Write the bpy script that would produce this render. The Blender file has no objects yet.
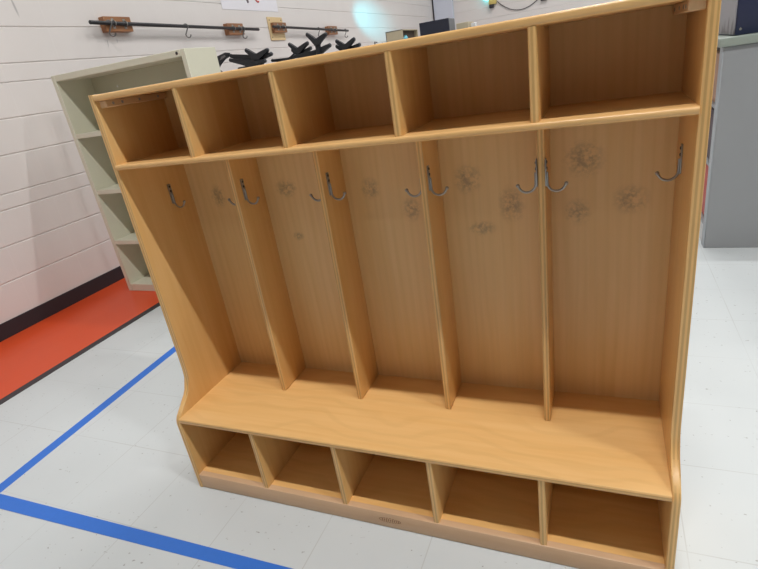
import bpy, bmesh, math, random
from mathutils import Vector, Matrix, Euler
random.seed(7)
scene = bpy.context.scene
C = scene.collection
PI = math.pi

# ------------------------------------------------------------------ helpers
def srgb(r, g, b):
    def f(c):
        c /= 255.0
        return c / 12.92 if c <= 0.04045 else ((c + 0.055) / 1.055) ** 2.4
    return (f(r), f(g), f(b), 1.0)

def obj(name, bm, m, parent=None, smooth=True):
    me = bpy.data.meshes.new(name)
    bmesh.ops.recalc_face_normals(bm, faces=bm.faces[:])
    bm.to_mesh(me); bm.free()
    for mm in (m if isinstance(m, (list, tuple)) else [m]):
        me.materials.append(mm)
    if smooth:
        for p in me.polygons: p.use_smooth = True
        me.set_sharp_from_angle(angle=math.radians(38))
    o = bpy.data.objects.new(name, me); C.objects.link(o)
    if parent is not None:
        o.parent = parent
        o.location = -root_loc(parent)      # meshes are written in room coordinates
    return o

def root_loc(o):
    v = Vector(o.location)
    while o.parent is not None:
        o = o.parent; v += Vector(o.location)
    return v

def thing(name, label, cat, loc=(0, 0, 0), group=None):
    o = bpy.data.objects.new(name, None); C.objects.link(o)
    o.empty_display_size = 0.05
    o.location = loc; o['label'] = label; o['category'] = cat
    if group: o['group'] = group
    return o

def tag(o, label, cat, group=None):
    o['label'] = label; o['category'] = cat
    if group: o['group'] = group
    return o

def struct(name, bm, m, smooth=False):
    o = obj(name, bm, m, None, smooth); o['kind'] = 'structure'; return o

def box(bm, x0, x1, y0, y1, z0, z1, bev=0.0, seg=2, front=False):
    r = bmesh.ops.create_cube(bm, size=1.0)
    vs = r['verts']
    for v in vs:
        v.co = Vector(((x0 + x1) / 2 + v.co.x * (x1 - x0), (y0 + y1) / 2 + v.co.y * (y1 - y0), (z0 + z1) / 2 + v.co.z * (z1 - z0)))
    if bev > 0:
        es = {e for v in vs for e in v.link_edges}
        if front:   # only the edges running along the front face
            es = [e for e in es if all(abs(v.co.y - y0) < 1e-6 for v in e.verts)]
            if front == 'x': es = [e for e in es if abs(e.verts[0].co.x - e.verts[1].co.x) > 1e-5]
            if front == 'z': es = [e for e in es if abs(e.verts[0].co.z - e.verts[1].co.z) > 1e-5]
        bmesh.ops.bevel(bm, geom=list(es), offset=bev, segments=seg, profile=0.5, affect='EDGES')

def bx(*a, **k):
    bm = bmesh.new(); box(bm, *a, **k); return bm

def tube(bm, pts, r, n=10, caps=True):
    pts = [Vector(p) for p in pts]; rings = []
    up = None
    for i, p in enumerate(pts):
        t = (pts[min(i + 1, len(pts) - 1)] - pts[max(i - 1, 0)]).normalized()
        if up is None:
            up = Vector((0, 0, 1)) if abs(t.z) < 0.9 else Vector((0, 1, 0))
        a = (up - t * up.dot(t)).normalized(); b = t.cross(a); up = a
        rr = r[i] if isinstance(r, (list, tuple)) else r
        rings.append([bm.verts.new(p + (a * math.cos(2 * PI * k / n) + b * math.sin(2 * PI * k / n)) * rr) for k in range(n)])
    for i in range(len(rings) - 1):
        for k in range(n):
            bm.faces.new((rings[i][k], rings[i][(k + 1) % n], rings[i + 1][(k + 1) % n], rings[i + 1][k]))
    if caps:
        bm.faces.new(rings[0][::-1]); bm.faces.new(rings[-1])

def ball(bm, p, r, sc=(1, 1, 1)):
    bmesh.ops.create_uvsphere(bm, u_segments=14, v_segments=8, radius=r,
        matrix=Matrix.Translation(p) @ Matrix.Diagonal((sc[0], sc[1], sc[2], 1)))

def prism(bm, poly, axis, a, b, bev=0.0, seg=2):
    """poly: outline in the two other axes (order x,y,z without axis); extruded from a to b"""
    def mk(u, v, w):
        c = [u, v]; c.insert(axis, w); return Vector(c)
    va = [bm.verts.new(mk(u, v, a)) for u, v in poly]
    vb = [bm.verts.new(mk(u, v, b)) for u, v in poly]
    n = len(poly)
    fa = bm.faces.new(va); fb = bm.faces.new(vb[::-1])
    for i in range(n):
        bm.faces.new((va[i], vb[i], vb[(i + 1) % n], va[(i + 1) % n]))
    if bev > 0:
        es = list(fa.edges) + list(fb.edges)
        bmesh.ops.bevel(bm, geom=es, offset=bev, segments=seg, profile=0.5, affect='EDGES')

# ------------------------------------------------------------------ materials
class N:
    def __init__(s, name):
        s.m = bpy.data.materials.new(name); s.m.use_nodes = True
        s.t = s.m.node_tree; s.p = s.t.nodes['Principled BSDF']
        s._co = None
    def n(s, typ, **k):
        nd = s.t.nodes.new(typ)
        for a, v in k.items(): setattr(nd, a, v)
        return nd
    def l(s, a, b): s.t.links.new(a, b)
    def co(s):
        if s._co is None: s._co = s.n('ShaderNodeTexCoord').outputs['Object']
        return s._co
    def sep(s):
        q = s.n('ShaderNodeSeparateXYZ'); s.l(s.co(), q.inputs[0]); return q
    def math(s, op, a, b=None, c=None, clamp=False):
        q = s.n('ShaderNodeMath', operation=op); q.use_clamp = clamp
        for i, v in enumerate((a, b, c)):
            if v is None: continue
            if isinstance(v, (int, float)): q.inputs[i].default_value = v
            else: s.l(v, q.inputs[i])
        return q.outputs[0]
    def mapped(s, scale=(1, 1, 1), loc=(0, 0, 0)):
        q = s.n('ShaderNodeMapping'); s.l(s.co(), q.inputs[0])
        q.inputs['Scale'].default_value = scale; q.inputs['Location'].default_value = loc
        return q.outputs[0]
    def noise(s, vec, scale, detail=3, rough=0.5, dist=0.0):
        q = s.n('ShaderNodeTexNoise'); s.l(vec, q.inputs['Vector'])
        q.inputs['Scale'].default_value = scale; q.inputs['Detail'].default_value = detail
        q.inputs['Roughness'].default_value = rough; q.inputs['Distortion'].default_value = dist
        return q.outputs[0]
    def ramp(s, f, a, b):
        q = s.n('ShaderNodeMapRange', interpolation_type='SMOOTHSTEP'); s.l(f, q.inputs[0])
        q.inputs[1].default_value = a; q.inputs[2].default_value = b
        return q.outputs[0]
    def mix(s, f, a, b):
        q = s.n('ShaderNodeMix', data_type='RGBA')
        if isinstance(f, (int, float)): q.inputs[0].default_value = f
        else: s.l(f, q.inputs[0])
        for i, v in ((6, a), (7, b)):
            if isinstance(v, tuple): q.inputs[i].default_value = v
            else: s.l(v, q.inputs[i])
        return q.outputs[2]
    def bump(s, h, strength=0.2, dist=0.01):
        q = s.n('ShaderNodeBump'); q.inputs['Strength'].default_value = strength; q.inputs['Distance'].default_value = dist
        s.l(h, q.inputs['Height']); s.l(q.outputs[0], s.p.inputs['Normal'])
    def set(s, **k):
        for a, v in k.items():
            a = {'rough': 'Roughness', 'metal': 'Metallic', 'col': 'Base Color', 'spec': 'Specular IOR Level', 'coat': 'Coat Weight', 'coatr': 'Coat Roughness'}[a]
            if isinstance(v, (int, float, tuple)): s.p.inputs[a].default_value = v
            else: s.l(v, s.p.inputs[a])
        return s

def plain(name, col, rough=0.5, metal=0.0, var=0.06, scale=30, **k):
    q = N(name)
    f = q.noise(q.co(), scale, 4)
    dark = tuple(c * (1 - var) for c in col[:3]) + (1,)
    lite = tuple(min(1, c * (1 + var)) for c in col[:3]) + (1,)
    q.set(col=q.mix(f, dark, lite), rough=rough, metal=metal, **k)
    return q.m

SMUDGES = [(.118, .886, .030, .036), (.368, .897, .036, .028), (.373, .751, .020, .014), (.632, .882, .028, .030),
           (.743, .819, .026, .034), (.900, .890, .036, .038), (1.004, .820, .032, .048), (.928, .761, .036, .020),
           (1.170, .919, .046, .044), (1.156, .795, .030, .032), (1.270, .821, .038, .034)]

def wood(name, c1, c2, grain, stains=False, ply=None, swirl=False):
    """birch veneer: fine streaks along the grain axis; ply = axis across which the cut edge shows its layers"""
    q = N(name)
    sc = [55, 55, 55]; sc[grain] = 2.2
    fine = q.noise(q.mapped(tuple(sc)), 1.0, 5, 0.6, 0.4)
    sc2 = [9, 9, 9]; sc2[grain] = 1.0
    broad = q.noise(q.mapped(tuple(sc2), (3, 1, 2)), 1.0, 2, 0.5, 0.8)
    if swirl:   # cathedral figure of rotary cut veneer
        w = q.n('ShaderNodeTexWave', wave_type='BANDS', bands_direction='Y')
        sv = [2.4, 3.4, 3.4]
        q.l(q.mapped(tuple(sv)), w.inputs['Vector'])
        w.inputs['Scale'].default_value = 1.6; w.inputs['Distortion'].default_value = 14.0
        w.inputs['Detail'].default_value = 2.0; w.inputs['Detail Scale'].default_value = 0.8
        fig = q.ramp(w.outputs['Fac'], 0.55, 1.0)
    else:
        w = q.n('ShaderNodeTexWave', wave_type='BANDS', bands_direction='X')
        sv = [14.0, 14.0, 14.0]; sv[grain] = 1.2
        q.l(q.mapped(tuple(sv)), w.inputs['Vector'])
        w.inputs['Scale'].default_value = 1.0; w.inputs['Distortion'].default_value = 6.0
        w.inputs['Detail'].default_value = 2.0
        fig = q.ramp(w.outputs['Fac'], 0.4, 1.0)
    f = q.math('ADD', q.math('MULTIPLY', fine, 0.55), q.math('MULTIPLY', broad, 0.55))
    f = q.ramp(f, 0.3, 0.8)
    col = q.mix(f, c1, c2)
    dk = tuple(c * 0.84 for c in c1[:3]) + (1,)
    col = q.mix(q.math('MULTIPLY', fig, 0.19 if swirl else 0.13), col, dk)
    if ply is not None:
        ax = q.sep().outputs[ply]
        st = q.math('PINGPONG', ax, 0.0042)
        st = q.ramp(q.math('MULTIPLY', st, 1 / 0.0042), 0.25, 0.75)
        ge = q.n('ShaderNodeNewGeometry'); sn = q.n('ShaderNodeSeparateXYZ'); q.l(ge.outputs['True Normal'], sn.inputs[0])
        fr = q.ramp(q.math('ABSOLUTE', sn.outputs[1]), 0.55, 0.8)
        core = q.mix(st, tuple(c * 0.42 for c in c1[:3]) + (1,), tuple(min(1, c * 1.05) for c in c2[:3]) + (1,))
        col = q.mix(q.math('MULTIPLY', fr, 0.38), col, core)
    if stains:
        sp = q.sep(); tot = None
        blot = q.noise(q.mapped((1, 1, 1)), 120, 4, 0.65)
        big = q.noise(q.mapped((1, 1, 1), (4, 2, 1)), 30, 2, 0.5)
        for (x, z, a, b) in SMUDGES:
            dx = q.math('MULTIPLY', q.math('SUBTRACT', sp.outputs[0], x), 1 / a)
            dz = q.math('MULTIPLY', q.math('SUBTRACT', sp.outputs[2], z), 1 / b)
            d = q.math('SQRT', q.math('ADD', q.math('MULTIPLY', dx, dx), q.math('MULTIPLY', dz, dz)))
            mk = q.math('SUBTRACT', 1.0, q.ramp(d, 0.25, 1.25))
            tot = mk if tot is None else q.math('MAXIMUM', tot, mk)
        s2 = q.math('MULTIPLY', tot, q.ramp(q.math('ADD', q.math('MULTIPLY', blot, .6), q.math('MULTIPLY', big, .4)), 0.38, 0.62))
        col = q.mix(q.math('MULTIPLY', s2, 0.5), col, srgb(100, 82, 82))
    q.set(col=col, rough=0.36, spec=0.45)
    q.bump(fine, 0.04, 0.002)
    return q.m

W1, W2 = srgb(222, 174, 106), srgb(233, 190, 127)
WOOD_V = wood('birch_vertical', W1, W2, 2, ply=0)
WOOD_B = wood('birch_back', srgb(226, 187, 128), srgb(235, 199, 144), 2, stains=True)
WOOD_H = wood('birch_horizontal', W1, W2, 0, ply=2)
WOOD_S = wood('birch_seat', srgb(228, 177, 108), srgb(238, 192, 128), 0, ply=2, swirl=True)
WOOD_N = wood('maple_nosing', srgb(222, 174, 110), srgb(234, 190, 130), 0)
WOOD_N.node_tree.nodes['Principled BSDF'].inputs['Roughness'].default_value = 0.26
WOOD_K = wood('maple_kick', srgb(202, 164, 128), srgb(214, 178, 142), 0)
WOOD_P = wood('pale_cleat', srgb(214, 176, 132), srgb(230, 194, 150), 1)
WOOD_R = wood('rod_block_wood', srgb(136, 92, 62), srgb(166, 116, 78), 1)
PLYB = plain('plywood_plate', srgb(222, 196, 150), 0.6)
STEEL = plain('zinc_steel', srgb(164, 163, 160), 0.3, 0.85)
WIRE = plain('hook_wire', srgb(120, 118, 116), 0.4, 0.6)
DARKSTEEL = plain('dark_steel', srgb(64, 64, 66), 0.4, 0.7)
BLACKPL = plain('black_plastic', srgb(34, 36, 42), 0.45)
BLACKRUB = plain('black_rubber', srgb(28, 29, 33), 0.6)
KNOB = plain('knob_grey', srgb(70, 72, 78), 0.35)
GREYLBL = plain('grey_label', srgb(110, 106, 108), 0.6)
CREAM = plain('cream_laminate', srgb(214, 212, 192), 0.45, var=0.03, scale=8)
CREAMD = plain('cream_back', srgb(190, 190, 166), 0.55, var=0.04, scale=5)
GREYMET = plain('grey_enamel', srgb(150, 153, 156), 0.45, var=0.05, scale=3)
GREYDK = plain('grey_enamel_dark', srgb(92, 97, 101), 0.5)
SLAB = plain('green_grey_laminate', srgb(150, 160, 152), 0.3, var=0.05)
NAVY = plain('navy_plastic', srgb(40, 48, 78), 0.4, var=0.08)
PINKB = plain('tan_card', srgb(190, 152, 130), 0.7)
REDB = plain('red_plastic', srgb(196, 74, 58), 0.5)
PURP = plain('dusky_card', srgb(104, 92, 98), 0.7)
WHITEP = plain('white_paint', srgb(226, 226, 226), 0.5, var=0.02)
CEIL = plain('ceiling_paint', srgb(160, 158, 155), 0.9, var=0.02)
BASEB = plain('black_vinyl', srgb(44, 44, 50), 0.45)
BLUET = plain('blue_tape', srgb(48, 112, 206), 0.5, var=0.05, scale=60)
BEIGE = plain('beige_card', srgb(198, 186, 160), 0.75)
NAVYB = plain('dark_blue_box', srgb(38, 42, 58), 0.5)
GREYB = plain('grey_side', srgb(120, 122, 126), 0.5)
CYANP = plain('cyan_plastic', srgb(110, 196, 216), 0.3)
YELL = plain('yellow_plastic', srgb(206, 186, 110), 0.5)
PAPER = plain('paper_white', srgb(232, 230, 236), 0.8, var=0.02)
REDI = plain('red_ink', srgb(206, 96, 92), 0.7)
GREYI = plain('grey_ink', srgb(120, 110, 116), 0.7)
BLUEW = plain('blue_white_panel', srgb(206, 212, 226), 0.45, var=0.02)

def side_smear():
    q = N('smeared_grey')
    sp = q.sep()
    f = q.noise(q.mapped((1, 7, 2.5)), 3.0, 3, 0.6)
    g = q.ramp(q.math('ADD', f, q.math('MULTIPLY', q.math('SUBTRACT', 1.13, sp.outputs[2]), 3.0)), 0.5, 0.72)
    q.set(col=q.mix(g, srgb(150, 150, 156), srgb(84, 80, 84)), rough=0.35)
    return q.m
SMEAR = side_smear()

def floor_mat():
    q = N('vinyl_tile')
    sp = q.sep()
    def line(o, off):
        d = q.math('PINGPONG', q.math('SUBTRACT', o, off), 0.1524)
        return q.math('SUBTRACT', 1.0, q.ramp(d, 0.0006, 0.0022))
    ln = q.math('MAXIMUM', line(sp.outputs[0], 0.194), line(sp.outputs[1], 0.113))
    brk = q.ramp(q.noise(q.co(), 2.3, 2), 0.35, 0.65)
    ln = q.math('MULTIPLY', ln, q.math('ADD', 0.10, q.math('MULTIPLY', brk, 0.28)))
    # chips of the tile pattern: short flecks
    vo = q.n('ShaderNodeTexVoronoi', feature='F1'); vo.inputs['Scale'].default_value = 34; vo.inputs['Randomness'].default_value = 1.0
    wv = q.n('ShaderNodeVectorMath', operation='ADD'); q.l(q.mapped((1.0, 1.5, 1)), wv.inputs[0])
    nz = q.n('ShaderNodeTexNoise'); nz.inputs['Scale'].default_value = 60; q.l(q.co(), nz.inputs['Vector'])
    scl = q.n('ShaderNodeVectorMath', operation='SCALE'); q.l(nz.outputs['Color'], scl.inputs[0]); scl.inputs['Scale'].default_value = 0.03
    q.l(scl.outputs[0], wv.inputs[1]); q.l(wv.outputs[0], vo.inputs['Vector'])
    sel = q.n('ShaderNodeSeparateColor'); q.l(vo.outputs['Color'], sel.inputs[0])
    fleck = q.math('MULTIPLY', q.math('SUBTRACT', 1.0, q.ramp(vo.outputs['Distance'], 0.06, 0.15)), q.ramp(sel.outputs[0], 0.30, 0.36))
    amp = q.math('MULTIPLY', fleck, q.math('ADD', 0.15, q.math('MULTIPLY', sel.outputs[1], 0.55)))
    wear = q.noise(q.co(), 1.4, 4, 0.6)
    base = q.mix(wear, srgb(194, 200, 202), srgb(209, 214, 215))
    col = q.mix(amp, base, srgb(112, 108, 104))
    col = q.mix(ln, col, srgb(150, 148, 142))
    q.set(col=col, rough=q.math('ADD', 0.26, q.math('MULTIPLY', wear, 0.16)), spec=0.4)
    q.bump(q.noise(q.co(), 9, 2), 0.03, 0.004)
    return q.m
FLOOR = floor_mat()

def orange_mat():
    q = N('orange_floor')
    f = q.noise(q.mapped((1.6, 0.7, 1)), 1.6, 4, 0.6)
    q.set(col=q.mix(f, srgb(211, 70, 30), srgb(222, 88, 46)), rough=0.34, spec=0.4)
    return q.m
ORANGE = orange_mat()

def block_mat():
    q = N('painted_block')
    sp = q.sep()
    d = q.math('PINGPONG', q.math('SUBTRACT', sp.outputs[1], 1.36), 0.2032)
    v = q.math('SUBTRACT', 1.0, q.ramp(d, 0.001, 0.005))
    f = q.noise(q.co(), 3.0, 3)
    col = q.mix(f, srgb(220, 215, 212), srgb(228, 223, 220))
    col = q.mix(q.math('MULTIPLY', v, 0.16), col, srgb(236, 234, 232))
    # rubbed scuff marks: a long one high up, two short ones under the rod's block
    for (y, z, a, b, tilt) in ((1.592, 1.84, 0.010, 0.075, 0.10), (2.208, 1.62, 0.006, 0.040, -0.15), (2.30, 1.635, 0.005, 0.020, -0.2)):
        dy = q.math('SUBTRACT', sp.outputs[1], y); dz = q.math('SUBTRACT', sp.outputs[2], z)
        dy = q.math('ADD', dy, q.math('MULTIPLY', dz, tilt))
        e1 = q.math('MULTIPLY', dy, 1 / a); e2 = q.math('MULTIPLY', dz, 1 / b)
        r = q.math('SQRT', q.math('ADD', q.math('MULTIPLY', e1, e1), q.math('MULTIPLY', e2, e2)))
        mk = q.math('MULTIPLY', q.math('SUBTRACT', 1.0, q.ramp(r, 0.3, 1.0)), 0.45)
        col = q.mix(mk, col, srgb(110, 106, 108))
    q.set(col=col, rough=0.42, spec=0.4)
    q.bump(q.noise(q.co(), 160, 4), 0.12, 0.003)
    return q.m
BLOCK = block_mat()

def emis(name, col, s):
    q = N(name); q.set(col=col, rough=0.4)
    q.p.inputs['Emission Color'].default_value = col; q.p.inputs['Emission Strength'].default_value = s
    return q.m
TUBEM = emis('lit_tube', (1, 0.97, 0.92, 1), 4.0)
CYANL = emis('lit_cyan_lens', (0.2, 0.9, 1.0, 1), 4.0)

GREYW = plain('grey_wall_paint', srgb(118, 117, 116), 0.6)
# ------------------------------------------------------------------ room
XL, XR, YF, YB, ZC = -2.115, 9.0, -8.0, 10.95, 6.1
struct('floor', bx(XL - 0.2, XR + 0.2, YF - 0.2, YB + 0.2, -0.1, 0.0), FLOOR)
struct('ceiling', bx(XL - 0.2, XR + 0.2, YF - 0.2, YB + 0.2, ZC, ZC + 0.1), CEIL)
COURSES = [0.31, 0.512, 0.716, 0.806, 1.02, 1.22, 1.42, 1.525, 1.727, 1.93, 2.13, 2.335, 2.54] + [2.743 + 0.2032 * k for k in range(16)]
def groove_profile():
    pts = [(0.0, 0.0)]
    for z in COURSES:
        pts += [(0.0, z - 0.006), (-0.006, z - 0.0018), (-0.006, z + 0.0018), (0.0, z + 0.006)]
    pts += [(0.0, ZC), (-0.2, ZC), (-0.2, 0.0)]
    return pts
bm = bmesh.new(); prism(bm, [(XL + u, v) for u, v in groove_profile()], 1, YF - 0.2, YB + 0.2); struct('wall_left', bm, BLOCK)
bm = bmesh.new(); prism(bm, [(YB - u, v) for u, v in groove_profile()], 0, XL, XR); struct('wall_back', bm, BLOCK)
struct('wall_right', bx(XR, XR + 0.2, YF, YB, 0, ZC), GREYW)
struct('wall_front', bx(XL, XR, YF - 0.2, YF, 0, ZC), GREYW)
struct('baseboard_left', bx(XL, XL + 0.008, YF, YB, 0, 0.098, 0.003), BASEB)
struct('baseboard_back', bx(XL + 0.01, XR, YB - 0.008, YB, 0, 0.098, 0.003), BASEB)
struct('trim_1', bx(XL + 0.008, -1.404, YF, YB - 0.008, 0, 0.0012), ORANGE)
struct('trim_2', bx(-1.403, -1.354, YF, YB - 0.008, 0, 0.0014), BASEB)
struct('trim_3', bx(XL + 0.03, XL + 0.43, YB - 0.09, YB, 0.098, 3.1, 0.004), BLUEW)
struct('trim_4', bx(XL + 0.010, XL + 0.028, YB - 0.10, YB, 0.098, 3.1, 0.002), BASEB)

bm = bmesh.new(); prism(bm, [(-0.733, -0.2), (-0.786, 0.75), (-1.02, 4.95), (-1.068, 4.95), (-0.834, 0.75), (-0.781, -0.2)], 2, 0, 0.0006)
o = obj('floor_tape', bm, BLUET, smooth=False)
tag(o, 'blue tape line running along the floor beside the orange border', 'tape')
bm = bmesh.new(); prism(bm, [(-1.25, -0.2125), (-1.25, -0.270), (1.05, -0.2095), (1.05, -0.178)], 2, 0.0007, 0.0013)
o = obj('floor_tape', bm, BLUET, smooth=False)
tag(o, 'blue tape line crossing the floor in front of the wooden locker', 'tape')

# ------------------------------------------------------------------ the coat locker
W, T, H, YU, D, HB, HK, HS, YD = 1.372, 0.0175, 1.221, 0.090, 0.331, 0.277, 0.0540, 1.0425, 0.198
TD, TS, TT = 0.016, 0.0135, 0.0160      # divider, shelf and top board thickness
xi = lambda i: T / 2 + i * (W - T) / 5
locker = thing('coat_locker', 'birch plywood coat locker with five bays, bench seat and cubbies above and below', 'locker', (0, 0, 0))
prof = [(0.0, 0.0), (0.0, 0.256), (0.0025, 0.268), (0.009, 0.279), (0.020, 0.289), (0.036, 0.299), (0.052, 0.308), (0.065, 0.319),
        (0.076, 0.333), (0.083, 0.350), (0.087, 0.372), (0.0895, 0.400), (0.090, 0.43), (0.090, H), (D + 0.006, H), (D + 0.006, 0.0)]
for x0 in (0.0, W - T):
    bm = bmesh.new(); prism(bm, prof, 0, x0, x0 + T, 0.0045, 3); obj('side_panel', bm, WOOD_V, locker)
obj('top_board', bx(T, W - T, YU - 0.001, D, H - TT - 0.001, H - 0.001, 0.005, 3, front='x'), WOOD_N, locker)
obj('cubby_shelf', bx(T, W - T, YU - 0.006, D, HS - TS, HS, 0.005, 3, front='x'), WOOD_N, locker)
obj('bench_seat', bx(T, W - T, 0.0, D, HB - 0.0175, HB - 0.001, 0.004, 2, front='x'), WOOD_S, locker)
obj('bottom_shelf', bx(T, W - T, 0.019, D, HK - 0.016, HK, 0), WOOD_S, locker)
obj('toe_kick', bx(T, W - T, 0.0005, 0.0188, 0.001, HK, 0.003, 2, front='x'), WOOD_K, locker)
obj('back_panel', bx(T, W - T, D, D + 0.006, 0.02, H - 0.002), WOOD_B, locker)
for i in range(1, 5):
    x = xi(i); h = TD / 2; dx = (0, 0.003, 0.002, 0.003, -0.003)[i]
    obj('cubby_divider', bx(x - h, x + h, YU, D, HS, H - TT - 0.001, 0.005, 3, front='z'), WOOD_V, locker)
    bm = bmesh.new(); prism(bm, [(YD, HB), (YD + 0.010, HS - TS), (D, HS - TS), (D, HB)], 0, x + dx - h, x + dx + h, 0.003, 2); obj('hanging_divider', bm, WOOD_V, locker)
    obj('shoe_divider', bx(x - h, x + h, 0.003, D, HK, HB - 0.0175, 0.003, 2, front='z'), WOOD_V, locker)
for x0, x1, sx in ((T, T + 0.024, T + 0.024), (W - T - 0.026, W - T, W - T - 0.026)):
    c = obj('corner_cleat', bx(x0, x1, YU + 0.012, D - 0.012, H - TT - 0.019, H - TT - 0.001, 0.002, 1), WOOD_P, locker)
    c['label'] = 'pale wooden cleat with screws under the top board'
    for y in (0.125, 0.155, 0.215, 0.285):
        bm = bmesh.new(); ball(bm, (sx, y, H - TT - 0.010), 0.0038, (0.4, 1, 1)); obj('screw', bm, STEEL, c)

def hook(x, s, y):
    """J shaped wire coat hook screwed to a divider face; s = direction away from the wood"""
    zt, zb = 0.952, 0.893
    bm = bmesh.new()
    box(bm, min(x, x + s * 0.003), max(x, x + s * 0.003), y - 0.0065, y + 0.0065, zb, zt, 0.0014, 2)
    pts = [(x + s * 0.004, y, zb + 0.030), (x + s * 0.0042, y, zb + 0.012)]
    R = 0.0185
    for k in range(0, 13):
        a = PI + k * (PI * 0.80) / 12
        pts.append((x + s * (0.0042 + R + R * math.cos(a)), y, zb + 0.006 + R * math.sin(a)))
    ex, ez = pts[-1][0], pts[-1][2]
    pts.append((ex + s * 0.004, y, ez + 0.007))
    tube(bm, pts, 0.0027, 10)
    ball(bm, (ex + s * 0.0045, y, ez + 0.008), 0.0042)
    hk = obj('coat_hook', bm, STEEL, locker); hk['label'] = 'zinc plated J shaped coat hook'
    for z in (0.944, 0.931):
        bm = bmesh.new(); ball(bm, (x + s * 0.0032, y, z), 0.0036, (0.5, 1, 1)); obj('screw', bm, DARKSTEEL, hk)
hook(T, 1, 0.246)
for i in range(1, 5):
    dx = (0, 0.003, 0.002, 0.003, -0.003)[i]; hy = (0, 0.238, 0.236, 0.228, 0.210)[i]; hook(xi(i) + dx + TD / 2, 1, hy); hook(xi(i) + dx - TD / 2, -1, hy)
hook(W - T, -1, 0.250)

# the maker's branded oval on the toe kick: worn, dark, not readable
bm = bmesh.new()
cx, cz = 0.685, 0.029
for k in range(22):
    a0, a1 = 2 * PI * k / 22, 2 * PI * (k + 0.72) / 22
    p = [(cx + 0.033 * math.cos(a0), cz + 0.0085 * math.sin(a0)), (cx + 0.033 * math.cos(a1), cz + 0.0085 * math.sin(a1)),
         (cx + 0.031 * math.cos(a1), cz + 0.0072 * math.sin(a1)), (cx + 0.031 * math.cos(a0), cz + 0.0072 * math.sin(a0))]
    prism(bm, p, 1, 0.0000, 0.0006)
for k in range(9):
    x = cx - 0.024 + k * 0.006
    hgt = (0.0045, 0.0035, 0.005)[k % 3]
    prism(bm, [(x, cz - hgt), (x + 0.0022, cz - hgt), (x + 0.0036, cz + hgt), (x + 0.0014, cz + hgt)], 1, 0.0000, 0.0006)
BRAND = plain('burnt_mark', srgb(150, 110, 76), 0.7)
st = obj('branded_mark', bm, BRAND, locker, smooth=False); st['label'] = 'small dark oval maker mark, worn illegible'

# ------------------------------------------------------------------ cream bookcase by the left wall
BX0, BX1, BY0, BY1, BH = -1.828, -0.794, 1.434, 1.690, 1.412
bk = thing('bookcase', 'cream open bookcase standing on the orange border behind the wooden locker', 'bookcase', ((BX0 + BX1) / 2, (BY0 + BY1) / 2, 0.0015))
t = 0.030
for x0 in (BX0, BX1 - t):
    obj('side_panel', bx(x0, x0 + t, BY0, BY1, 0.0016, BH, 0.002, 1), CREAM, bk)
obj('top_panel', bx(BX0 + t, BX1 - t, BY0, BY1, BH - 0.034, BH, 0.002, 1), CREAM, bk)
obj('back_panel', bx(BX0 + t, BX1 - t, BY1 - 0.008, BY1, 0.03, BH - 0.034), CREAMD, bk)
for z in (0.372, 0.716, 1.070):
    obj('shelf', bx(BX0 + t, BX1 - t, BY0 + 0.002, BY1 - 0.008, z - 0.028, z, 0.002, 1), CREAM, bk)
obj('base_shelf', bx(BX0 + t, BX1 - t, BY0 + 0.002, BY1 - 0.008, 0.0016, 0.052, 0.002, 1), CREAM, bk)
for (x, y, z) in ((BX1 - 0.055, BY0 - 0.0005, BH - 0.016),):
    bm = bmesh.new(); ball(bm, (x, y, z), 0.008, (1, 0.35, 1)); obj('screw_cap', bm, DARKSTEEL, bk)
bm = bmesh.new(); ball(bm, (BX0 + 0.235, BY1 - 0.009, 1.305), 0.007, (1, 0.4, 1)); s = obj('screw_cap', bm, WHITEP, bk)

# ------------------------------------------------------------------ rods with S hooks on the left wall
RX, RZ = XL + 0.062, 1.728
def wall_rod(label, y0, y1, blocks, z0, z1, plate=None):
    zr = lambda y: z0 + (z1 - z0) * (y - y0) / (y1 - y0)
    r = thing('wall_rod', label, 'rod', (XL, (y0 + y1) / 2, (z0 + z1) / 2 - 0.06), 'steel rods on the left wall')
    base = 0.0
    if plate:
        ya, yb, za, zb = plate
        p = obj('back_plate', bx(XL, XL + 0.012, ya, yb, za, zb, 0.002, 1), PLYB, r)
        p['label'] = 'pale plywood back plate'
        for yy in (ya + 0.03, yb - 0.03):
            for zz in (za + 0.03, zb - 0.03):
                bm = bmesh.new(); ball(bm, (XL + 0.012, yy, zz), 0.007, (0.4, 1, 1)); obj('screw', bm, DARKSTEEL, p)
    for k, (ya, yb) in enumerate(blocks):
        zc = zr((ya + yb) / 2)
        x0 = XL + (0.012 if (plate and ya >= plate[0] - .01 and yb <= plate[1] + .08) else 0)
        b = obj('mounting_block', bx(x0, RX - 0.011, ya, yb, zc - 0.052, zc + 0.048, 0.003, 1), WOOD_R, r)
        b['label'] = 'stained wooden mounting block'
        for yy in (ya + 0.3 * (yb - ya), ya + 0.72 * (yb - ya)):
            bm = bmesh.new()
            box(bm, RX - 0.0115, RX - 0.0085, yy - 0.012, yy + 0.012, zr(yy) - 0.034, zr(yy) + 0.034, 0.001, 1)
            tube(bm, [(RX - 0.009, yy, zr(yy) - 0.02)] + [(RX + 0.0165 * math.sin(a), yy, zr(yy) - 0.0165 * math.cos(a)) for a in [0.1 + q * 0.3 for q in range(10)]] + [(RX - 0.009, yy, zr(yy) + 0.02)], 0.0035, 8)
            obj('pipe_clip', bm, STEEL, b)
    bm = bmesh.new(); tube(bm, [(RX, y0, z0), (RX, y1, z1)], 0.0135, 14)
    obj('steel_rod', bm, DARKSTEEL, r)
    return zr
zA = wall_rod('longer dark steel rod on two brown wooden blocks, above the cream bookcase', 2.055, 4.11, ((2.19, 2.44), (3.62, 3.87)), 1.747, 1.700)
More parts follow.
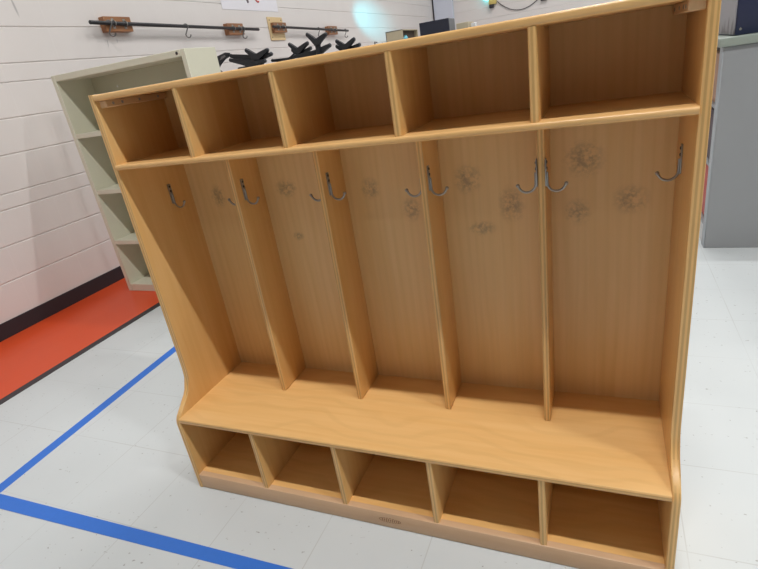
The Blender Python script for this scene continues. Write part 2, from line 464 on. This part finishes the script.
zB = wall_rod('shorter dark steel rod with a pale plywood plate behind its near block', 4.40, 6.31, ((4.44, 4.70), (5.74, 6.00)), 1.728, 1.682, (4.40, 4.70, 1.60, 1.83))

def s_hook(label, y, zc, ang=0.0):
    """open wire S hook hung over a rod"""
    bm = bmesh.new(); pts = []
    r1, r2 = 0.0175, 0.020
    for k in range(15):
        a = PI * 0.95 - k * (PI * 1.30) / 14 + PI * 0.10
        pts.append((r1 * math.cos(a), zc + r1 * math.sin(a)))
    x1, z1 = pts[-1]
    zc2 = zc - 0.066
    for k in range(15):
        a = PI * 0.86 - (-1) * k * (PI * 1.15) / 14
        pts.append((r2 * math.cos(a) * -1 * -1 + 0.004, zc2 + r2 * math.sin(a)))
    ca, sa = math.cos(ang), math.sin(ang)
    tube(bm, [(RX + u * ca, y + u * sa, v) for u, v in pts], 0.0052, 8)
    tag(obj('s_hook', bm, WIRE), label, 'hook', 'wire hooks hanging on the rods')
s_hook('wire S hook at the near end of the longer rod', 2.215, zA(2.215), 0.9)
s_hook('wire S hook at the middle of the longer rod', 3.02, zA(3.02), 0.9)
s_hook('wire S hook at the far end of the longer rod', 3.84, zA(3.84), 0.9)
s_hook('wire S hook at the middle of the shorter rod', 5.44, zB(5.44), 0.9)
s_hook('wire S hook at the far end of the shorter rod', 6.22, zB(6.22), 0.9)

# poster above the rods
po = thing('poster', 'white paper poster with red and grey drawing on the left wall', 'poster', (XL, 4.17, 1.885))
obj('sheet', bx(XL + 0.0015, XL + 0.0030, 3.67, 4.67, 1.885, 2.62), PAPER, po, smooth=False)
bm = bmesh.new()
def stroke(bm, pts, r):
    tube(bm, [(XL + 0.0032, y, z) for y, z in pts], r, 6)
stroke(bm, [(4.30 + 0.05 * math.cos(a), 2.02 + 0.05 * math.sin(a)) for a in [0.5 * k for k in range(11)]], 0.009)
stroke(bm, [(4.12, 2.20), (4.3, 2.3), (4.45, 2.22)], 0.01)
g = obj('drawing', bm, REDI, po); g['label'] = 'red drawn lines'
bm = bmesh.new()
stroke(bm, [(4.08, 2.08), (4.10, 2.00), (4.115, 1.955)], 0.012)
stroke(bm, [(4.06, 2.11), (4.12, 2.12), (4.15, 2.08)], 0.01)
g = obj('drawing', bm, GREYI, po); g['label'] = 'grey drawn strokes'

# ------------------------------------------------------------------ rack behind the locker and the gear on it
RT = 1.285
rk = thing('storage_rack', 'long grey metal storage rack standing behind the wooden locker', 'rack', (-0.7, 3.14, 0.0015))
for i, x in enumerate((-1.95, -0.70, 0.51)):
    for y in (2.88, 3.365):
        obj('post', bx(x, x + 0.035, y, y + 0.035, 0.0016, RT - 0.03, 0.003, 1), GREYDK, rk)
for z in (0.16, 0.53, 0.90, RT):
    obj('shelf', bx(-1.955, 0.55, 2.875, 3.405, z - 0.03, z, 0.003, 1), GREYMET, rk)

def vplate(bm, apex, ta, tb, w_apex, w_tip, y0, y1):
    """forked plate: two tapering arms that leave a common hub"""
    A = Vector(apex); P, Q = Vector(ta), Vector(tb)
    dp, dq = (P - A).normalized(), (Q - A).normalized()
    top = A + Vector((0, w_apex * 0.42)); low = A - Vector((0, w_apex * 0.55))
    h = w_apex * 0.42
    curve = lambda a, c, b, n: [a * (1 - t) ** 2 + c * 2 * t * (1 - t) + b * t * t for t in [k / n for k in range(n + 1)]]
    np_, nq = Vector((-dp.y, dp.x)), Vector((-dq.y, dq.x))
    if np_.y < 0: np_ = -np_
    if nq.y < 0: nq = -nq
    w = w_tip * 0.5
    poly = curve(P + np_ * w, top + (P - A) * 0.25, top, 5) + curve(top, top + (Q - A) * 0.25, Q + nq * w, 5)[1:]
    poly += [Q + dq * w * 0.8] + curve(Q - nq * w, low + (Q - A) * 0.35 + Vector((h * .3, h * .4)), low + Vector((h * .9, 0)), 4)
    poly += curve(low - Vector((h * .9, 0)), low + (P - A) * 0.35 + Vector((-h * .3, h * .4)), P - np_ * w, 4) + [P + dp * w * 0.8]
    prism(bm, [(p.x, p.y) for p in poly], 1, y0, y1, 0.002, 1)

def fork_stand(label, y, forks, stems, base):
    b0, b1 = base
    s = thing('fork_stand', label, 'stand', ((b0 + b1) / 2, y, RT), 'black forked stands on the rack')
    for k, (apex, ta, tb, wa, wt) in enumerate(forks):
        bm = bmesh.new(); yy = y - 0.012 + 0.03 * (k % 2); vplate(bm, apex, ta, tb, wa, wt, yy - 0.018, yy + 0.018)
        f = obj('fork', bm, BLACKPL, s)
        for tp in (ta, tb):
            bm = bmesh.new(); ball(bm, (tp[0], yy, tp[1] + 0.004), wt * 0.5, (1, 1.5, 1)); kn = obj('tip_knob', bm, KNOB, f)
    bm = bmesh.new()
    for (p0, p1, w) in stems:
        tube(bm, [(p0[0], y, p0[1]), (p1[0], y, p1[1])], w, 10)
    obj('stem', bm, BLACKPL, s)
    bm = bmesh.new(); prism(bm, [(b0, RT), (b1, RT), (b1 - 0.02, RT + 0.035), (b0 + 0.02, RT + 0.035)], 1, y - 0.05, y + 0.05, 0.004, 1)
    obj('foot_block', bm, BLACKRUB, s)
    return s
s1 = fork_stand('black forked stand nearest the bookcase, a wide tangle of arms', 3.00,
    (((-1.40, 1.392), (-1.484, 1.455), (-1.286, 1.428), 0.050, 0.024), ((-1.45, 1.385), (-1.665, 1.437), (-1.278, 1.396), 0.064, 0.026), ((-1.47, 1.358), (-1.66, 1.405), (-1.33, 1.352), 0.055, 0.024)),
    (((-1.43, 1.30), (-1.43, 1.40), 0.028), ((-1.61, 1.325), (-1.36, 1.325), 0.016)), (-1.58, -1.30))
bm = bmesh.new()
prism(bm, [(-1.852, 1.383), (-1.815, 1.448), (-1.70, 1.470), (-1.672, 1.462), (-1.678, 1.436), (-1.735, 1.425), (-1.775, 1.402), (-1.81, 1.366)], 1, 2.985, 3.025, 0.004, 1)
a = obj('outrigger_arm', bm, BLACKPL, s1)
bm = bmesh.new(); prism(bm, [(-1.765, 1.418), (-1.745, 1.444), (-1.705, 1.452), (-1.70, 1.438), (-1.735, 1.428)], 1, 2.9835, 2.986); obj('sticker', bm, GREYLBL, a)
fork_stand('black forked stand second from the bookcase, with low V of arms', 3.13,
    (((-1.083, 1.388), (-1.149, 1.445), (-0.985, 1.430), 0.044, 0.022), ((-1.09, 1.352), (-1.148, 1.402), (-0.982, 1.392), 0.044, 0.022), ((-1.17, 1.335), (-1.34, 1.350), (-1.10, 1.375), 0.034, 0.020)),
    (((-1.087, 1.30), (-1.087, 1.39), 0.02),), (-1.22, -1.02))
fork_stand('tallest black forked stand, its top V just below the shorter rod', 3.00,
    (((-0.832, 1.418), (-0.902, 1.480), (-0.745, 1.458), 0.046, 0.022), ((-0.88, 1.340), (-1.06, 1.345), (-0.742, 1.380), 0.056, 0.024)),
    (((-0.838, 1.30), (-0.834, 1.43), 0.022),), (-1.02, -0.78))
fork_stand('black forked stand furthest from the bookcase, next to the small boxes', 3.00,
    (((-0.598, 1.345), (-0.662, 1.396), (-0.520, 1.388), 0.042, 0.022), ((-0.61, 1.318), (-0.682, 1.362), (-0.495, 1.346), 0.042, 0.022)),
    (((-0.602, 1.30), (-0.602, 1.35), 0.02),), (-0.72, -0.50))
# small black clamp at the left end
bm = bmesh.new(); box(bm, -1.835, -1.775, 2.98, 3.03, RT, 1.322, 0.006, 2); ball(bm, (-1.80, 3.0, 1.332), 0.014); ball(bm, (-1.778, 2.985, 1.325), 0.012)
tag(obj('clamp', bm, BLACKPL), 'small black clamp just beside the bookcase corner', 'clamp')

# open beige box with dark inside, dark blue box, beige box and small white box
b = thing('open_box', 'beige box lying on its side with open dark end', 'box', (-0.19, 3.10, RT))
x0, x1, y0, y1, z1, w = -0.268, -0.136, 3.0, 3.36, 1.395, 0.005
bm = bmesh.new()
for a in ((x0, x1, y0, y0 + w, RT, z1), (x0, x1, y1 - w, y1, RT, z1), (x0, x1, y0, y1, z1 - w, z1), (x0, x1, y0, y1, RT, RT + w), (x0, x0 + w, y0, y1, RT, z1)):
    box(bm, *a)
obj('shell', bm, BEIGE, b, smooth=False)
i = obj('inside_shade', bx(x1 - 0.03, x1 - 0.028, y0 + 0.006, y1 - 0.006, RT + 0.006, z1 - 0.006), plain('inside_shade', srgb(92, 78, 66), 0.8), b, smooth=False)  # dark brown sheet across the opening paints the shade inside the box
b = thing('storage_box', 'dark navy box with grey side, tallest on the rack', 'box', (0.10, 3.1, RT))
obj('front_panel', bx(-0.007, 0.208, 3.0, 3.012, RT, 1.412, 0.002, 1), NAVYB, b)
obj('casing', bx(-0.006, 0.208, 3.0125, 3.17, RT, 1.4115, 0.002, 1), GREYB, b)
tag(obj('carton', bx(0.215, 0.305, 3.18, 3.38, RT, 1.375, 0.002, 1), BEIGE), 'low beige carton right behind the dark navy box', 'box')
bm = bmesh.new(); box(bm, 0.318, 0.352, 3.2, 3.25, RT, 1.362, 0.003, 1); tag(obj('carton', bm, WHITEP), 'tiny white box at the right end of the rack', 'box')
bm = bmesh.new(); tube(bm, [(-0.112, 2.985, RT), (-0.112, 2.985, 1.30), (-0.112, 2.985, 1.335), (-0.112, 2.985, 1.345), (-0.112, 2.985, 1.352)], [0.015, 0.017, 0.017, 0.008, 0.008], 14)
tag(obj('bottle', bm, CYANP), 'small cyan bottle in front of the open beige box', 'bottle')
bm = bmesh.new(); box(bm, -0.375, -0.285, 2.96, 3.0, RT, 1.312, 0.004, 1); tube(bm, [(-0.36, 2.98, 1.305), (-0.352, 2.98, 1.345), (-0.335, 2.98, 1.338)], 0.006, 8); tube(bm, [(-0.30, 2.98, 1.305), (-0.292, 2.98, 1.330)], 0.006, 8)
tag(obj('hand_clamp', bm, GREYB), 'small grey clamp lying left of the open beige box', 'clamp')

# ------------------------------------------------------------------ grey shelving unit on the right and what it carries
GX, GY0, GY1 = 1.728, 2.18, 2.98
gc = thing('metal_cabinet', 'grey metal shelving cabinet to the right of the wooden locker', 'cabinet', (2.05, 2.5, 0))
obj('end_panel', bx(GX + 0.004, 2.45, GY0, GY0 + 0.025, 0, 1.018, 0.002, 1), GREYMET, gc)
obj('end_panel', bx(GX + 0.004, 2.45, GY1 - 0.025, GY1, 0, 1.018, 0.002, 1), GREYMET, gc)
obj('rear_panel', bx(2.42, 2.45, GY0 + 0.025, GY1 - 0.025, 0, 1.018), GREYMET, gc)
obj('front_stile', bx(GX, GX + 0.004, GY0 + 0.002, GY0 + 0.075, 0, 1.018, 0.001, 1), plain('stile_grey', srgb(172, 178, 184), 0.4), gc)
obj('kick_plate', bx(GX + 0.006, GX + 0.02, GY0 + 0.025, GY1 - 0.025, 0, 0.10, 0.002, 1), WHITEP, gc)
for z in (0.115, 0.44, 0.74):
    obj('shelf', bx(GX + 0.006, 2.42, GY0 + 0.025, GY1 - 0.025, z - 0.018, z, 0.002, 1), GREYMET, gc)
ws = obj('counter_top', bx(GX - 0.02, 2.52, GY0 - 0.015, GY1 + 0.03, 1.019, 1.058, 0.004, 2), SLAB); tag(ws, 'green grey counter slab lying on the grey metal cabinet', 'counter')
tag(obj('storage_bin', bx(GX + 0.02, 2.30, GY0 + 0.08, GY0 + 0.55, 0.1155, 0.40, 0.01, 2), REDB), 'red bin on the lowest shelf of the grey cabinet', 'bin')
tag(obj('carton', bx(GX + 0.02, 2.30, GY0 + 0.08, GY0 + 0.55, 0.4405, 0.70, 0.004, 2), PURP), 'dusky grey carton on the middle shelf of the grey cabinet', 'box')
tag(obj('carton', bx(GX + 0.02, 2.30, GY0 + 0.08, GY0 + 0.55, 0.7405, 0.98, 0.004, 2), PINKB), 'tan carton on the upper shelf of the grey cabinet', 'box')
nb = thing('equipment_case', 'navy blue case with a smeared grey side on the counter slab', 'case', (2.0, 2.45, 1.0585))
obj('casing', bx(1.782, 2.26, 2.252, 2.72, 1.0585, 1.44, 0.006, 2), NAVY, nb)
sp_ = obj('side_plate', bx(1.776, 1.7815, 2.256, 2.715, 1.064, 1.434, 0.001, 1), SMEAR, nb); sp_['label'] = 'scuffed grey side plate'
bm = bmesh.new(); ball(bm, (1.803, 2.251, 1.085), 0.006, (1, 0.4, 1)); obj('screw', bm, STEEL, nb)

# ------------------------------------------------------------------ far wall: alarm light, cable and box
al = thing('alarm_light', 'yellowish alarm light with a cyan lens high on the far wall', 'light', (-0.9, YB, 1.93))
obj('housing', bx(-0.95, -0.80, YB - 0.09, YB, 1.965, 2.06, 0.01, 2), YELL, al)
obj('bracket', bx(-0.94, -0.86, YB - 0.10, YB, 1.90, 1.963, 0.006, 2), BASEB, al)
bm = bmesh.new(); ball(bm, (-0.98, YB - 0.07, 2.11), 0.065, (1.3, 0.7, 0.9)); obj('lens', bm, CYANL, al)
bm = bmesh.new()
pts = [(-0.79 + 0.83 * k / 20, YB - 0.02, 2.0 - 0.06 * k / 20 - 0.19 * (1 - (2 * k / 20 - 1) ** 2)) for k in range(21)]
tube(bm, pts, 0.007, 8); tag(obj('cable', bm, BASEB), 'thin dark cable sagging between alarm light and black wall box', 'cable')
tag(obj('junction_box', bx(0.05, 0.17, YB - 0.07, YB, 1.86, 2.02, 0.008, 2), BASEB), 'small black box on the far wall at the cable end', 'box')

# ------------------------------------------------------------------ lights
def strip(x, y, L=2.3, power=60):
    s = thing('strip_light', 'white fluorescent light fixed to the high ceiling', 'ceiling light', (x, y, ZC), 'fluorescent strips on the ceiling')
    obj('housing', bx(x - L / 2, x + L / 2, y - 0.08, y + 0.08, ZC - 0.05, ZC, 0.004, 1), WHITEP, s)
    bm = bmesh.new(); tube(bm, [(x - L / 2 + .03, y, ZC - 0.068), (x + L / 2 - .03, y, ZC - 0.068)], 0.015, 10); obj('tube', bm, TUBEM, s)
    ld = bpy.data.lights.new('fluorescent_light', 'AREA'); ld.shape = 'RECTANGLE'; ld.size = L; ld.size_y = 0.12
    ld.energy = power; ld.color = (1.0, 0.99, 0.975)
    lo = bpy.data.objects.new('fluorescent_light', ld); C.objects.link(lo); lo.parent = s
    lo.location = (0, 0, -0.09)
for y, pw in ((-5.1, 11), (-1.05, 122), (3.0, 62), (7.0, 95)):
    for x, f in ((1.3, 1.3), (4.6, 0.85), (7.4, 0.6)):
        strip(x, y, 1.25, pw * f)
# cyan stage lamp whose beam lands on the left wall
sl = thing('stage_lamp', 'small black lamp throwing cyan light on the left wall', 'lamp', (-1.2, 4.9, 2.15))
bm = bmesh.new(); tube(bm, [(-1.2, 4.9, ZC), (-1.2, 4.9, 2.20)], 0.012, 8); obj('hanger', bm, BASEB, sl)
src = Vector((-1.2, 4.9, 2.15)); tgt = Vector((XL, 7.35, 1.84)); dv = (tgt - src).normalized()
bm = bmesh.new(); tube(bm, [src - dv * 0.2, src - dv * 0.03], [0.05, 0.07], 16, caps=False); obj('lamp_can', bm, BASEB, sl)
ld = bpy.data.lights.new('cyan_beam', 'SPOT'); ld.energy = 560; ld.color = (0.10, 0.82, 1.0); ld.spot_size = math.radians(15); ld.spot_blend = 1.0; ld.shadow_soft_size = 0.03
lo = bpy.data.objects.new('cyan_beam', ld); C.objects.link(lo); lo.location = src; lo.rotation_euler = dv.to_track_quat('-Z', 'Y').to_euler()

wd = bpy.data.worlds.new('World'); scene.world = wd; wd.use_nodes = True
wd.node_tree.nodes['Background'].inputs[0].default_value = (0.9, 0.95, 1.0, 1); wd.node_tree.nodes['Background'].inputs[1].default_value = 0.3

# ------------------------------------------------------------------ camera
cd = bpy.data.cameras.new('Camera'); cam = bpy.data.objects.new('Camera', cd); C.objects.link(cam)
cam.location = (1.2089, -0.9353, 1.1813)
cam.rotation_euler = Euler((1.17, 0.1484, 0.3779), 'XYZ')
cd.sensor_fit = 'HORIZONTAL'; cd.sensor_width = 36.0; cd.lens = 516.8 / 758 * 36.0
cd.clip_start = 0.02; cd.clip_end = 100
scene.camera = cam
vs = scene.view_settings
vs.view_transform = 'Standard'; vs.look = 'None'; vs.gamma = 1.0; vs.use_curve_mapping = False; vs.exposure = 0.05
